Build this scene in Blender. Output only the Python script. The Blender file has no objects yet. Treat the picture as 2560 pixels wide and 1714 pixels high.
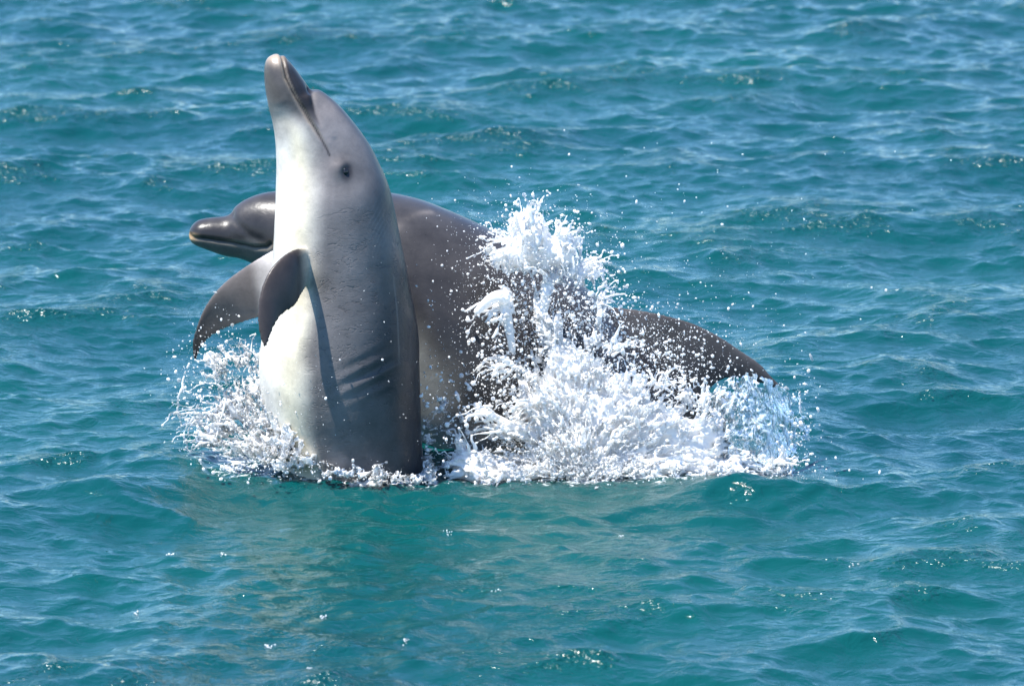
import bpy, math
import numpy as np
from mathutils import Vector, kdtree

sc = bpy.context.scene
# ------------------------------------------------------------------ camera
CAM_D, PITCH, F_PX, S = 18.0, math.radians(11.0), 15550.0, 2560 / 2342.0
CAM_H = CAM_D * math.tan(PITCH) + 0.39
cam_d = bpy.data.cameras.new('camera')
cam = bpy.data.objects.new('camera', cam_d)
sc.collection.objects.link(cam)
cam.location = (0, -CAM_D, CAM_H)
cam.rotation_euler = (math.pi / 2 - PITCH, 0, 0)
cam_d.sensor_width = 36
cam_d.lens = F_PX / 2560 * 36
cam_d.clip_start = 0.5
cam_d.clip_end = 8000
cam_d.dof.use_dof = True
cam_d.dof.focus_distance = 18.35
cam_d.dof.aperture_fstop = 6.3
sc.camera = cam
# ------------------------------------------------------------------ sky, sun, exposure
SUN = Vector((-0.38, -0.13, 0.89)).normalized()        # towards the sun
sun_el = math.asin(SUN.z)
sun_az = math.atan2(SUN.x, SUN.y)                      # clockwise from +Y
w = bpy.data.worlds.new('World')
sc.world = w
w.use_nodes = True
nt = w.node_tree
sky = nt.nodes.new('ShaderNodeTexSky')
sky.sky_type = 'NISHITA'
sky.sun_disc = False
sky.sun_elevation = sun_el
sky.sun_rotation = sun_az
sky.air_density = 2.0
sky.dust_density = 0.0
sky.altitude = 5000
sky.ozone_density = 10
bg = nt.nodes['Background']
nt.links.new(sky.outputs[0], bg.inputs[0])
bg.inputs[1].default_value = 0.14
sl = bpy.data.lights.new('sun', 'SUN')
sl.energy = 5.0
sl.angle = math.radians(0.53)
sl.color = (1.0, 0.96, 0.90)
so = bpy.data.objects.new('sun', sl)
sc.collection.objects.link(so)
so.rotation_euler = SUN.to_track_quat('Z', 'Y').to_euler()
sc.view_settings.view_transform = 'Standard'
sc.view_settings.look = 'None'
sc.view_settings.exposure = 1.02
sc.view_settings.gamma = 1
sc.render.engine = 'CYCLES'
sc.cycles.use_denoising = True
sc.cycles.max_bounces = 10
sc.cycles.transparent_max_bounces = 16
sc.cycles.caustics_reflective = False
sc.cycles.caustics_refractive = False
sc.cycles.sample_clamp_indirect = 6

rng = np.random.default_rng(7)
CAMP = np.array([0, -CAM_D, CAM_H])
FWD = np.array([0, math.cos(PITCH), -math.sin(PITCH)])
UPV = np.array([0, math.sin(PITCH), math.cos(PITCH)])


def P(u, v, Y):
    """point at depth Y for a picture point measured on the 2342 px wide view of the photograph"""
    u, v, Y = np.broadcast_arrays(np.asarray(u, float) * S, np.asarray(v, float) * S, np.asarray(Y, float))
    d = FWD * F_PX + np.array([1., 0, 0]) * (u - 1280)[..., None] + UPV * (857 - v)[..., None]
    t = (Y + CAM_D) / d[..., 1]
    return CAMP + d * t[..., None]


_G = np.random.default_rng(99).random((4, 48, 48, 48))


def vnoise(p, seed=0):
    p = np.asarray(p, float) + seed * 7.31
    i = np.floor(p).astype(int)
    f = p - i
    f = f * f * (3 - 2 * f)
    g = _G[seed % 4]
    r = 0
    for a in (0, 1):
        for b in (0, 1):
            for c in (0, 1):
                wt = (f[:, 0] if a else 1 - f[:, 0]) * (f[:, 1] if b else 1 - f[:, 1]) * (f[:, 2] if c else 1 - f[:, 2])
                r = r + wt * g[(i[:, 0] + a) % 48, (i[:, 1] + b) % 48, (i[:, 2] + c) % 48]
    return r * 2 - 1


def fbm(p, seed=0, o=3):
    return sum(vnoise(np.asarray(p) * 2 ** k, seed + k) / 2 ** k for k in range(o))


def sst(a, b, x):
    t = np.clip((x - a) / (b - a), 0, 1)
    return t * t * (3 - 2 * t)


def tag(o, label=None, cat=None, group=None, kind=None):
    for k, v in (('label', label), ('category', cat), ('group', group), ('kind', kind)):
        if v:
            o[k] = v


def mesh_obj(name, V, Fc, mat, parent=None, smooth=True):
    me = bpy.data.meshes.new(name)
    V = np.ascontiguousarray(V, dtype=np.float32)
    Fc = np.asarray(Fc, dtype=np.int32)
    n = Fc.shape[1]
    me.vertices.add(len(V))
    me.vertices.foreach_set('co', V.ravel())
    me.loops.add(Fc.size)
    me.loops.foreach_set('vertex_index', Fc.ravel())
    me.polygons.add(len(Fc))
    me.polygons.foreach_set('loop_start', np.arange(0, Fc.size, n, dtype=np.int32))
    me.update(calc_edges=True)
    if smooth:
        me.polygons.foreach_set('use_smooth', np.ones(len(Fc), dtype=bool))
    if mat:
        me.materials.append(mat)
    o = bpy.data.objects.new(name, me)
    sc.collection.objects.link(o)
    if parent:
        o.parent = parent
    return o


def set_attr(me, name, arr, kind='FLOAT'):
    a = me.attributes.new(name, kind, 'POINT')
    if kind == 'FLOAT':
        a.data.foreach_set('value', np.ascontiguousarray(arr, np.float32).ravel())
    else:
        c = np.ones((len(arr), 4), np.float32)
        c[:, :3] = arr
        a.data.foreach_set('color', c.ravel())


# ------------------------------------------------------------------ materials
def new_mat(name):
    m = bpy.data.materials.new(name)
    m.use_nodes = True
    t = m.node_tree
    return m, t, t.nodes['Principled BSDF'], t.nodes['Material Output']


def node(t, typ, **kw):
    n = t.nodes.new(typ)
    for k, v in kw.items():
        setattr(n, k, v)
    return n


def water_material():
    m, t, b, out = new_mat('sea_water')
    L = t.links.new
    geo = node(t, 'ShaderNodeTexCoord')
    mp = node(t, 'ShaderNodeMapping')
    L(geo.outputs['Object'], mp.inputs[0])
    mp.inputs['Scale'].default_value = (0.75, 1.0, 1.0)
    mp.inputs['Rotation'].default_value = (0, 0, 0.12)
    n1 = node(t, 'ShaderNodeTexNoise')
    n1.inputs['Scale'].default_value = 15
    n1.inputs['Detail'].default_value = 5
    n1.inputs['Roughness'].default_value = 0.55
    n1.inputs['Distortion'].default_value = 0.6
    L(mp.outputs[0], n1.inputs['Vector'])
    b1 = node(t, 'ShaderNodeBump')
    b1.inputs['Strength'].default_value = 1.0
    b1.inputs['Distance'].default_value = 0.013
    L(n1.outputs['Fac'], b1.inputs['Height'])
    # colour of the water body
    n3 = node(t, 'ShaderNodeTexNoise')
    n3.inputs['Scale'].default_value = 0.35
    n3.inputs['Detail'].default_value = 3
    L(geo.outputs['Object'], n3.inputs['Vector'])
    cr = node(t, 'ShaderNodeValToRGB')
    cr.color_ramp.elements[0].position = 0.3
    cr.color_ramp.elements[0].color = (0.001, 0.039, 0.047, 1)
    cr.color_ramp.elements[1].position = 0.7
    cr.color_ramp.elements[1].color = (0.001, 0.057, 0.053, 1)
    L(n3.outputs['Fac'], cr.inputs[0])
    mx = node(t, 'ShaderNodeMix', data_type='RGBA')
    at = node(t, 'ShaderNodeAttribute', attribute_name='aerated')
    L(at.outputs['Fac'], mx.inputs[0])
    L(cr.outputs[0], mx.inputs[6])
    mx.inputs[7].default_value = (0.14, 0.27, 0.23, 1)
    L(mx.outputs[2], b.inputs['Base Color'])
    b.inputs['Roughness'].default_value = 0.045
    b.inputs['IOR'].default_value = 1.333
    # short steep ripples on gusty crests: these catch the sun
    g1 = node(t, 'ShaderNodeTexNoise')
    g1.inputs['Scale'].default_value = 48
    g1.inputs['Detail'].default_value = 2
    L(mp.outputs[0], g1.inputs['Vector'])
    ca = node(t, 'ShaderNodeAttribute', attribute_name='gust')
    rg = node(t, 'ShaderNodeMapRange')
    rg.inputs['To Min'].default_value = 0.05
    rg.inputs['To Max'].default_value = 0.20
    L(ca.outputs['Fac'], rg.inputs[0])
    L(rg.outputs[0], b.inputs['Roughness'])
    bg2 = node(t, 'ShaderNodeBump')
    bg2.inputs['Distance'].default_value = 0.020
    L(ca.outputs['Fac'], bg2.inputs['Strength'])
    L(g1.outputs['Fac'], bg2.inputs['Height'])
    L(b1.outputs[0], bg2.inputs['Normal'])
    L(bg2.outputs[0], b.inputs['Normal'])
    # froth lying on the water
    fo = node(t, 'ShaderNodeBsdfPrincipled')
    fo.inputs['Base Color'].default_value = (0.85, 0.88, 0.88, 1)
    fo.inputs['Roughness'].default_value = 0.5
    fa = node(t, 'ShaderNodeAttribute', attribute_name='froth')
    fn = node(t, 'ShaderNodeTexVoronoi')
    fn.feature = 'DISTANCE_TO_EDGE'
    fn.inputs['Scale'].default_value = 30
    nn = node(t, 'ShaderNodeTexNoise')
    nn.inputs['Scale'].default_value = 22
    nn.inputs['Detail'].default_value = 4
    L(geo.outputs['Object'], nn.inputs['Vector'])
    mv = node(t, 'ShaderNodeMix', data_type='RGBA')
    mv.inputs[0].default_value = 0.06
    L(geo.outputs['Object'], mv.inputs[6])
    L(nn.outputs['Color'], mv.inputs[7])
    L(mv.outputs[2], fn.inputs['Vector'])
    ad = node(t, 'ShaderNodeMath', operation='SUBTRACT')
    L(nn.outputs['Fac'], ad.inputs[0])
    L(fn.outputs['Distance'], ad.inputs[1])
    a2 = node(t, 'ShaderNodeMath', operation='ADD')
    L(ad.outputs[0], a2.inputs[0])
    L(fa.outputs['Fac'], a2.inputs[1])
    mr = node(t, 'ShaderNodeMapRange')
    mr.inputs['From Min'].default_value = 0.95
    mr.inputs['From Max'].default_value = 1.2
    L(a2.outputs[0], mr.inputs[0])
    ms = node(t, 'ShaderNodeMixShader')
    L(mr.outputs[0], ms.inputs[0])
    L(b.outputs[0], ms.inputs[1])
    L(fo.outputs[0], ms.inputs[2])
    L(ms.outputs[0], out.inputs[0])
    return m


def skin_material(name, wrinkle):
    m, t, b, out = new_mat(name)
    L = t.links.new
    tc = node(t, 'ShaderNodeTexCoord')
    at = node(t, 'ShaderNodeAttribute', attribute_name='skin')
    n1 = node(t, 'ShaderNodeTexNoise')
    n1.inputs['Scale'].default_value = 9
    n1.inputs['Detail'].default_value = 8
    n1.inputs['Roughness'].default_value = 0.65
    L(tc.outputs['Object'], n1.inputs['Vector'])
    mr = node(t, 'ShaderNodeMapRange')
    mr.inputs['From Min'].default_value = 0.25
    mr.inputs['From Max'].default_value = 0.75
    mr.inputs['To Min'].default_value = 0.60
    mr.inputs['To Max'].default_value = 1.36
    L(n1.outputs['Fac'], mr.inputs[0])
    # fine speckle
    n2 = node(t, 'ShaderNodeTexNoise')
    n2.inputs['Scale'].default_value = 130
    n2.inputs['Detail'].default_value = 3
    L(tc.outputs['Object'], n2.inputs['Vector'])
    mr2 = node(t, 'ShaderNodeMapRange')
    mr2.inputs['From Min'].default_value = 0.3
    mr2.inputs['From Max'].default_value = 0.7
    mr2.inputs['To Min'].default_value = 0.96
    mr2.inputs['To Max'].default_value = 1.04
    L(n2.outputs['Fac'], mr2.inputs[0])
    mu = node(t, 'ShaderNodeMath', operation='MULTIPLY')
    L(mr.outputs[0], mu.inputs[0])
    L(mr2.outputs[0], mu.inputs[1])
    # short peeling wrinkles and rake marks
    mp = node(t, 'ShaderNodeMapping')
    mp.inputs['Scale'].default_value = (1.0, 1.0, 1.7)
    L(tc.outputs['Object'], mp.inputs[0])
    nd = node(t, 'ShaderNodeTexNoise')
    nd.inputs['Scale'].default_value = 14
    nd.inputs['Detail'].default_value = 3
    L(mp.outputs[0], nd.inputs['Vector'])
    mxv = node(t, 'ShaderNodeMix', data_type='RGBA')
    mxv.inputs[0].default_value = 0.12
    L(mp.outputs[0], mxv.inputs[6])
    L(nd.outputs['Color'], mxv.inputs[7])
    mp.inputs['Scale'].default_value = (0.55, 0.55, 1.5)
    vo = node(t, 'ShaderNodeTexNoise')
    vo.inputs['Scale'].default_value = 34
    vo.inputs['Detail'].default_value = 2
    L(mxv.outputs[2], vo.inputs['Vector'])
    sb = node(t, 'ShaderNodeMath', operation='SUBTRACT')
    sb.inputs[1].default_value = 0.5
    L(vo.outputs['Fac'], sb.inputs[0])
    ab = node(t, 'ShaderNodeMath', operation='ABSOLUTE')
    L(sb.outputs[0], ab.inputs[0])
    ln = node(t, 'ShaderNodeMapRange')
    ln.inputs['From Min'].default_value = 0.0
    ln.inputs['From Max'].default_value = 0.03
    ln.inputs['To Min'].default_value = 1.0
    ln.inputs['To Max'].default_value = 0.0
    L(ab.outputs[0], ln.inputs[0])
    nm = node(t, 'ShaderNodeTexNoise')
    nm.inputs['Scale'].default_value = 24
    nm.inputs['Detail'].default_value = 2
    L(tc.outputs['Object'], nm.inputs['Vector'])
    msk = node(t, 'ShaderNodeMapRange')
    msk.inputs['From Min'].default_value = 0.44
    msk.inputs['From Max'].default_value = 0.58
    L(nm.outputs['Fac'], msk.inputs[0])
    wa = node(t, 'ShaderNodeAttribute', attribute_name='wrinkled')
    m1 = node(t, 'ShaderNodeMath', operation='MULTIPLY')
    L(ln.outputs[0], m1.inputs[0])
    L(msk.outputs[0], m1.inputs[1])
    m2 = node(t, 'ShaderNodeMath', operation='MULTIPLY')
    L(m1.outputs[0], m2.inputs[0])
    L(wa.outputs['Fac'], m2.inputs[1])
    dk = node(t, 'ShaderNodeMapRange')
    dk.inputs['To Min'].default_value = 1.0
    dk.inputs['To Max'].default_value = 1 - 0.17 * wrinkle
    L(m2.outputs[0], dk.inputs[0])
    mu2 = node(t, 'ShaderNodeMath', operation='MULTIPLY')
    L(mu.outputs[0], mu2.inputs[0])
    L(dk.outputs[0], mu2.inputs[1])
    vm = node(t, 'ShaderNodeVectorMath', operation='SCALE')
    L(at.outputs['Color'], vm.inputs[0])
    L(mu2.outputs[0], vm.inputs['Scale'])
    L(vm.outputs[0], b.inputs['Base Color'])
    rr = node(t, 'ShaderNodeMapRange')
    rr.inputs['To Min'].default_value = 0.17
    rr.inputs['To Max'].default_value = 0.52
    L(n1.outputs['Fac'], rr.inputs[0])
    L(rr.outputs[0], b.inputs['Roughness'])
    b.inputs['IOR'].default_value = 1.36
    b1 = node(t, 'ShaderNodeBump')
    b1.inputs['Strength'].default_value = 0.4
    b1.inputs['Distance'].default_value = 0.006
    L(n1.outputs['Fac'], b1.inputs['Height'])
    b0 = node(t, 'ShaderNodeBump')
    b0.inputs['Strength'].default_value = 0.15
    b0.inputs['Distance'].default_value = 0.0012
    L(n2.outputs['Fac'], b0.inputs['Height'])
    L(b0.outputs[0], b1.inputs['Normal'])
    b2 = node(t, 'ShaderNodeBump')
    b2.inputs['Strength'].default_value = 0.35 * wrinkle
    b2.inputs['Distance'].default_value = 0.003
    b2.invert = True
    L(m2.outputs[0], b2.inputs['Height'])
    L(b1.outputs[0], b2.inputs['Normal'])
    L(b2.outputs[0], b.inputs['Normal'])
    return m


def splash_material(name, clear, tint=(0.97, 0.965, 0.95)):
    m, t, b, out = new_mat(name)
    L = t.links.new
    b.inputs['Base Color'].default_value = (*tint, 1)
    b.inputs['Roughness'].default_value = 0.3
    b.inputs['IOR'].default_value = 1.33
    b.inputs['Subsurface Weight'].default_value = 0.4
    b.inputs['Subsurface Radius'].default_value = (0.014, 0.015, 0.016)
    b.inputs['Subsurface Scale'].default_value = 1.0
    tr = node(t, 'ShaderNodeBsdfTranslucent')
    tr.inputs[0].default_value = (*tint, 1)
    m0 = node(t, 'ShaderNodeMixShader')
    m0.inputs[0].default_value = 0.36
    L(b.outputs[0], m0.inputs[1])
    L(tr.outputs[0], m0.inputs[2])
    g = node(t, 'ShaderNodeBsdfGlass')
    g.inputs['IOR'].default_value = 1.2
    g.inputs['Roughness'].default_value = 0.05
    g.inputs['Color'].default_value = (0.97, 0.99, 1, 1)
    tc = node(t, 'ShaderNodeTexCoord')
    n = node(t, 'ShaderNodeTexNoise')
    n.inputs['Scale'].default_value = 28
    n.inputs['Detail'].default_value = 4
    L(tc.outputs['Object'], n.inputs['Vector'])
    mr = node(t, 'ShaderNodeMapRange')
    mr.inputs['From Min'].default_value = 0.62 - clear * 0.5
    mr.inputs['From Max'].default_value = 0.80 - clear * 0.5
    L(n.outputs['Fac'], mr.inputs[0])
    ms = node(t, 'ShaderNodeMixShader')
    L(mr.outputs[0], ms.inputs[0])
    L(m0.outputs[0], ms.inputs[1])
    L(g.outputs[0], ms.inputs[2])
    L(ms.outputs[0], out.inputs[0])
    return m


M_WATER = water_material()
M_SKIN1 = skin_material('dolphin_skin_wrinkled', 1.0)
M_SKIN2 = skin_material('dolphin_skin_smooth', 0.25)
M_FROTH = splash_material('white_water', 0.08)
M_CLEAR = splash_material('clear_water', 0.30)
M_DROP = splash_material('water_drop', 0.15)
M_EYE, _t, _b, _o = new_mat('dolphin_eye')
_b.inputs['Base Color'].default_value = (0.012, 0.010, 0.012, 1)
_b.inputs['Roughness'].default_value = 0.08


# ------------------------------------------------------------------ water surface
def wave_height(x, y):
    """sum of trochoidal waves; returns dx, dy, z"""
    r = np.random.default_rng(21)
    dx = np.zeros_like(x)
    dy = np.zeros_like(x)
    z = np.zeros_like(x)
    N = 130
    lee = np.exp(-((x + 0.35) / 1.1) ** 2 - ((y + 1.25) / 0.95) ** 2)      # the long waves are knocked down round the splash
    lam = np.exp(np.linspace(math.log(0.045), math.log(2.6), N)) * r.uniform(.97, 1.03, N)
    for l in lam:
        k = 2 * math.pi / l
        ang = -math.pi / 2 + 0.22 + r.normal(0, 0.62 if l > 0.4 else 0.95)
        slope = 0.033 * (1.0 if l < 0.6 else (0.6 / l) ** 0.8) * r.uniform(0.5, 1.4)
        if l < 0.08:
            slope *= 0.7
        a = slope / k * ((1 - 0.6 * lee) if l > 0.38 else (1 + 0.12 * lee))
        ca, sa = math.cos(ang), math.sin(ang)
        ph = (x * ca + y * sa) * k + r.uniform(0, 6.28)
        s, c = np.sin(ph), np.cos(ph)
        z += a * c
        q = 0.9
        dx -= q * a * ca * s
        dy -= q * a * sa * s
    return dx, dy, z


HUMPS = []   # x, y, sx, sy, height


def hump_at(u, v, Y, sx, sy, h):
    p = P(u, v, Y)
    HUMPS.append((p[0], Y, sx, sy, h))


hump_at(1690, 1120, -0.30, 0.17, 0.08, 0.06)
hump_at(830, 1100, -0.30, 0.16, 0.07, 0.02)
hump_at(2190, 560, 3.0, 0.35, 0.2, 0.06)
hump_at(280, 1100, -0.35, 0.2, 0.12, 0.03)


def local_z(x, y):
    z = np.zeros_like(x)
    for hx, hy, sx, sy, h in HUMPS:
        z += h * np.exp(-((x - hx) / sx) ** 2 - ((y - hy) / sy) ** 2)
    return z


def ring_ripples(x, y):
    z = np.zeros_like(x)
    for (u, v, Y0, lam, amp, r0) in ((840, 1090, 0.0, .075, .0036, .24), (1350, 1090, 0.1, .10, .0042, .55), (620, 1060, .0, .06, .0028, .12)):
        p = P(u, v, Y0)
        r = np.hypot((x - p[0]) * (.8 if r0 > .3 else 1), (y - Y0) * 1.15)
        m = (r < 1.6)
        q = np.stack([x[m] * 4, y[m] * 4, x[m] * 0], 1)
        wob = fbm(q, 1, 2)
        env = np.exp(-((r[m] - r0 - .15) / .38) ** 2) * np.clip(.55 + 1.3 * vnoise(q * 1.3, 2), 0, 1.5)
        z[m] += amp * env * np.sin(2 * math.pi * r[m] / lam + 3.2 * wob)
    return z


def axis(lo, hi, step, far, grow=1.09):
    c = list(np.arange(lo, hi + 1e-6, step))
    a, s = hi, step
    up = []
    while a < far:
        s *= grow
        a += s
        up.append(a)
    a, s = lo, step
    dn = []
    while a > -far:
        s *= grow
        a -= s
        dn.append(a)
    return np.array(dn[::-1] + c + up)


def build_water():
    xs = axis(-3.0, 3.0, 0.012, 3000)
    ys = axis(-3.6, 11.5, 0.0125, 3000)
    X, Y = np.meshgrid(xs, ys)
    hx = np.gradient(xs)[None, :] + 0 * X
    hy = np.gradient(ys)[:, None] + 0 * X
    step = np.maximum(hx, hy)
    x, y = X.ravel(), Y.ravel()
    dx, dy, z = wave_height(x, y)
    fade = (1 - sst(0.05, 0.7, step.ravel()))
    # the broad mid region keeps its waves, coarse cells far out go flat
    z = z * fade + local_z(x, y) + ring_ripples(x, y)
    V = np.stack([x + dx * fade, y + dy * fade, z], 1)
    nx, ny = len(xs), len(ys)
    i = np.arange(nx * ny).reshape(ny, nx)
    Fc = np.stack([i[:-1, :-1], i[:-1, 1:], i[1:, 1:], i[1:, :-1]], -1).reshape(-1, 4)
    o = mesh_obj('water', V, Fc, M_WATER)
    tag(o, 'choppy teal sea water filling the whole picture', kind='structure')
    # foam and aerated zones near the animals
    def zone(u, v, Y0, sx, sy):
        p = P(u, v, Y0)
        return np.exp(-((x - p[0]) / sx) ** 2 - ((y - Y0) / sy) ** 2)
    n = fbm(np.stack([x * 6, y * 6, x * 0], 1), 1, 3)
    froth = 0.75 * zone(590, 1040, 0.05, 0.22, 0.28) + 1.0 * zone(1400, 1080, 0.15, 0.50, 0.33) \
        + 0.8 * zone(860, 1090, -0.16, 0.2, 0.07)
    aer = zone(1350, 1090, 0.18, 0.5, 0.14) * 0.12
    pn = 0.38 * sst(1, 7, y) + 0.08 + vnoise(np.stack([x * 2.4, y * 1.3, x * 0 + 2], 1), 2) + 0.6 * vnoise(np.stack([x * 9, y * 4, x * 0], 1), 3)
    zx = z.reshape(X.shape)
    front = -np.gradient(zx, axis=0) / hy                       # the far side of a crest falls away from the boat
    lip = np.clip(sst(-0.015, 0.035, zx) * sst(0.3, -0.02, front), 0, 1).ravel()
    set_attr(o.data, 'gust', np.clip(sst(-0.12, 0.26, pn) * lip, 0, 1) * 0.97 + 0.02)
    set_attr(o.data, 'froth', np.clip(froth, 0, 1.1))
    set_attr(o.data, 'aerated', np.clip(aer * (0.75 + 0.6 * n), 0, 1))
    return o


water = build_water()


# ------------------------------------------------------------------ dolphins
def resample(K, n):
    """Catmull-Rom through the key rows (any width) with n samples per key gap"""
    K = np.asarray(K, float)
    Q = np.vstack([2 * K[0] - K[1], K, 2 * K[-1] - K[-2]])
    rows = []
    for j in range(1, len(Q) - 2):
        p0, p1, p2, p3 = Q[j - 1:j + 3]
        for t in np.arange(n) / n:
            rows.append(0.5 * ((2 * p1) + (p2 - p0) * t + (2 * p0 - 5 * p1 + 4 * p2 - p3) * t * t
                               + (3 * p1 - p0 - 3 * p2 + p3) * t ** 3))
    rows.append(Q[-2])
    return np.array(rows)


def ring_loft(rows, nseg, depth_of):
    """rows: ventral u, v, dorsal u, v, depth Y, width factor. Returns verts, faces, per-vertex row and angle."""
    R = resample(rows, 8)
    A = P(R[:, 0], R[:, 1], R[:, 4])
    B = P(R[:, 2], R[:, 3], R[:, 4])
    C, d = (A + B) / 2, (B - A) / 2
    h = np.linalg.norm(d, axis=1)
    ph = np.linspace(0, 2 * math.pi, nseg, endpoint=False)
    lat = np.array([0, -1.0, 0])
    V = C[:, None, :] + d[:, None, :] * np.cos(ph)[None, :, None] + lat * (h * R[:, 5])[:, None, None] * np.sin(ph)[None, :, None]
    n = len(R)
    rowp = np.repeat(np.linspace(0, len(rows) - 1, n), nseg)
    ang = np.tile(ph, n)
    V = V.reshape(-1, 3)
    i = np.arange(n * nseg).reshape(n, nseg)
    j = np.roll(i, -1, axis=1)
    Fc = np.stack([i[:-1], j[:-1], j[1:], i[1:]], -1).reshape(-1, 4)
    # caps
    c0, c1 = len(V), len(V) + 1
    V = np.vstack([V, C[0], C[-1]])
    rowp = np.append(rowp, [0, len(rows) - 1])
    ang = np.append(ang, [0, 0])
    tri0 = np.stack([np.full(nseg, c0), j[0], i[0], np.full(nseg, c0)], -1)
    tri1 = np.stack([np.full(nseg, c1), i[-1], j[-1], np.full(nseg, c1)], -1)
    return V, Fc, tri0[:, :3], tri1[:, :3], rowp, ang


def fin_loft(st, nseg=28, thick=0.11):
    """st rows: leading u, v, Y; trailing u, v, Y, thickness factor. A lens-shaped section with a blunt leading edge."""
    R = resample(st, 6)
    A = P(R[:, 0], R[:, 1], R[:, 2])
    B = P(R[:, 3], R[:, 4], R[:, 5])
    ax = np.gradient((A + B) / 2, axis=0)
    ch = B - A
    nrm = np.cross(ch, ax)
    nrm /= np.linalg.norm(nrm, axis=1)[:, None] + 1e-9
    cl = np.linalg.norm(ch, axis=1)
    ph = np.linspace(0, 2 * math.pi, nseg, endpoint=False)
    tt = (1 - np.cos(ph)) / 2                      # 0 leading, 1 trailing
    prof = 2.1 * np.sqrt(tt) * (1 - tt) ** 0.75 * np.sign(np.sin(ph)) * (np.abs(np.sin(ph)) > 1e-6)
    V = A[:, None] + ch[:, None] * tt[None, :, None] + nrm[:, None] * (cl * thick * R[:, 6])[:, None, None] * prof[None, :, None]
    n = len(R)
    V = V.reshape(-1, 3)
    i = np.arange(n * nseg).reshape(n, nseg)
    j = np.roll(i, -1, axis=1)
    Fc = np.stack([i[:-1], j[:-1], j[1:], i[1:]], -1).reshape(-1, 4)
    c0, c1 = len(V), len(V) + 1
    V = np.vstack([V, V[:nseg].mean(0), V[-nseg:].mean(0)])
    t0 = np.stack([np.full(nseg, c0), j[0], i[0]], -1)
    t1 = np.stack([np.full(nseg, c1), i[-1], j[-1]], -1)
    return V, Fc, t0, t1


def merge_remesh(parts, voxel, smooth_it):
    """join closed shells, voxel-remesh them into one continuous skin; returns verts and quads"""
    me = bpy.data.meshes.new('tmp')
    Vs, Fs, off = [], [], 0
    for V, *Fl in parts:
        for Fc in Fl:
            Fs += (Fc + off).tolist()
        Vs.append(V)
        off += len(V)
    me.from_pydata(np.vstack(Vs).tolist(), [], Fs)
    o = bpy.data.objects.new('tmp', me)
    sc.collection.objects.link(o)
    md = o.modifiers.new('r', 'REMESH')
    md.mode = 'VOXEL'
    md.voxel_size = voxel
    sm = o.modifiers.new('s', 'SMOOTH')
    sm.factor = 0.5
    sm.iterations = smooth_it
    ev = o.evaluated_get(bpy.context.evaluated_depsgraph_get())
    m2 = ev.to_mesh()
    nV = len(m2.vertices)
    V = np.empty(nV * 3, np.float32)
    m2.vertices.foreach_get('co', V)
    N = np.empty(nV * 3, np.float32)
    m2.vertices.foreach_get('normal', N)
    Fc = np.empty(len(m2.loops), np.int32)
    m2.loops.foreach_get('vertex_index', Fc)
    tot = np.empty(len(m2.polygons), np.int32)
    m2.polygons.foreach_get('loop_total', tot)
    assert (tot == 4).all()
    ev.to_mesh_clear()
    bpy.data.objects.remove(o)
    bpy.data.meshes.remove(me)
    return V.reshape(-1, 3).astype(float), N.reshape(-1, 3).astype(float), Fc.reshape(-1, 4)


def project(V):
    r = V - CAMP
    z = r @ FWD
    return (1280 + F_PX * r[:, 0] / z) / S, (857 - F_PX * (r @ UPV) / z) / S


def polyline_dist(V, PL):
    best = np.full(len(V), 1e9)
    tpar = np.zeros(len(V))
    acc, tot = 0.0, np.linalg.norm(np.diff(PL, axis=0), axis=1).sum()
    for a, b in zip(PL[:-1], PL[1:]):
        ab = b - a
        L2 = ab @ ab + 1e-12
        t = np.clip(((V - a) @ ab) / L2, 0, 1)
        d = np.linalg.norm(V - a - t[:, None] * ab, axis=1)
        m = d < best
        best[m] = d[m]
        tpar[m] = (acc + t[m] * math.sqrt(L2)) / tot
        acc += math.sqrt(L2)
    return best, tpar


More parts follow.
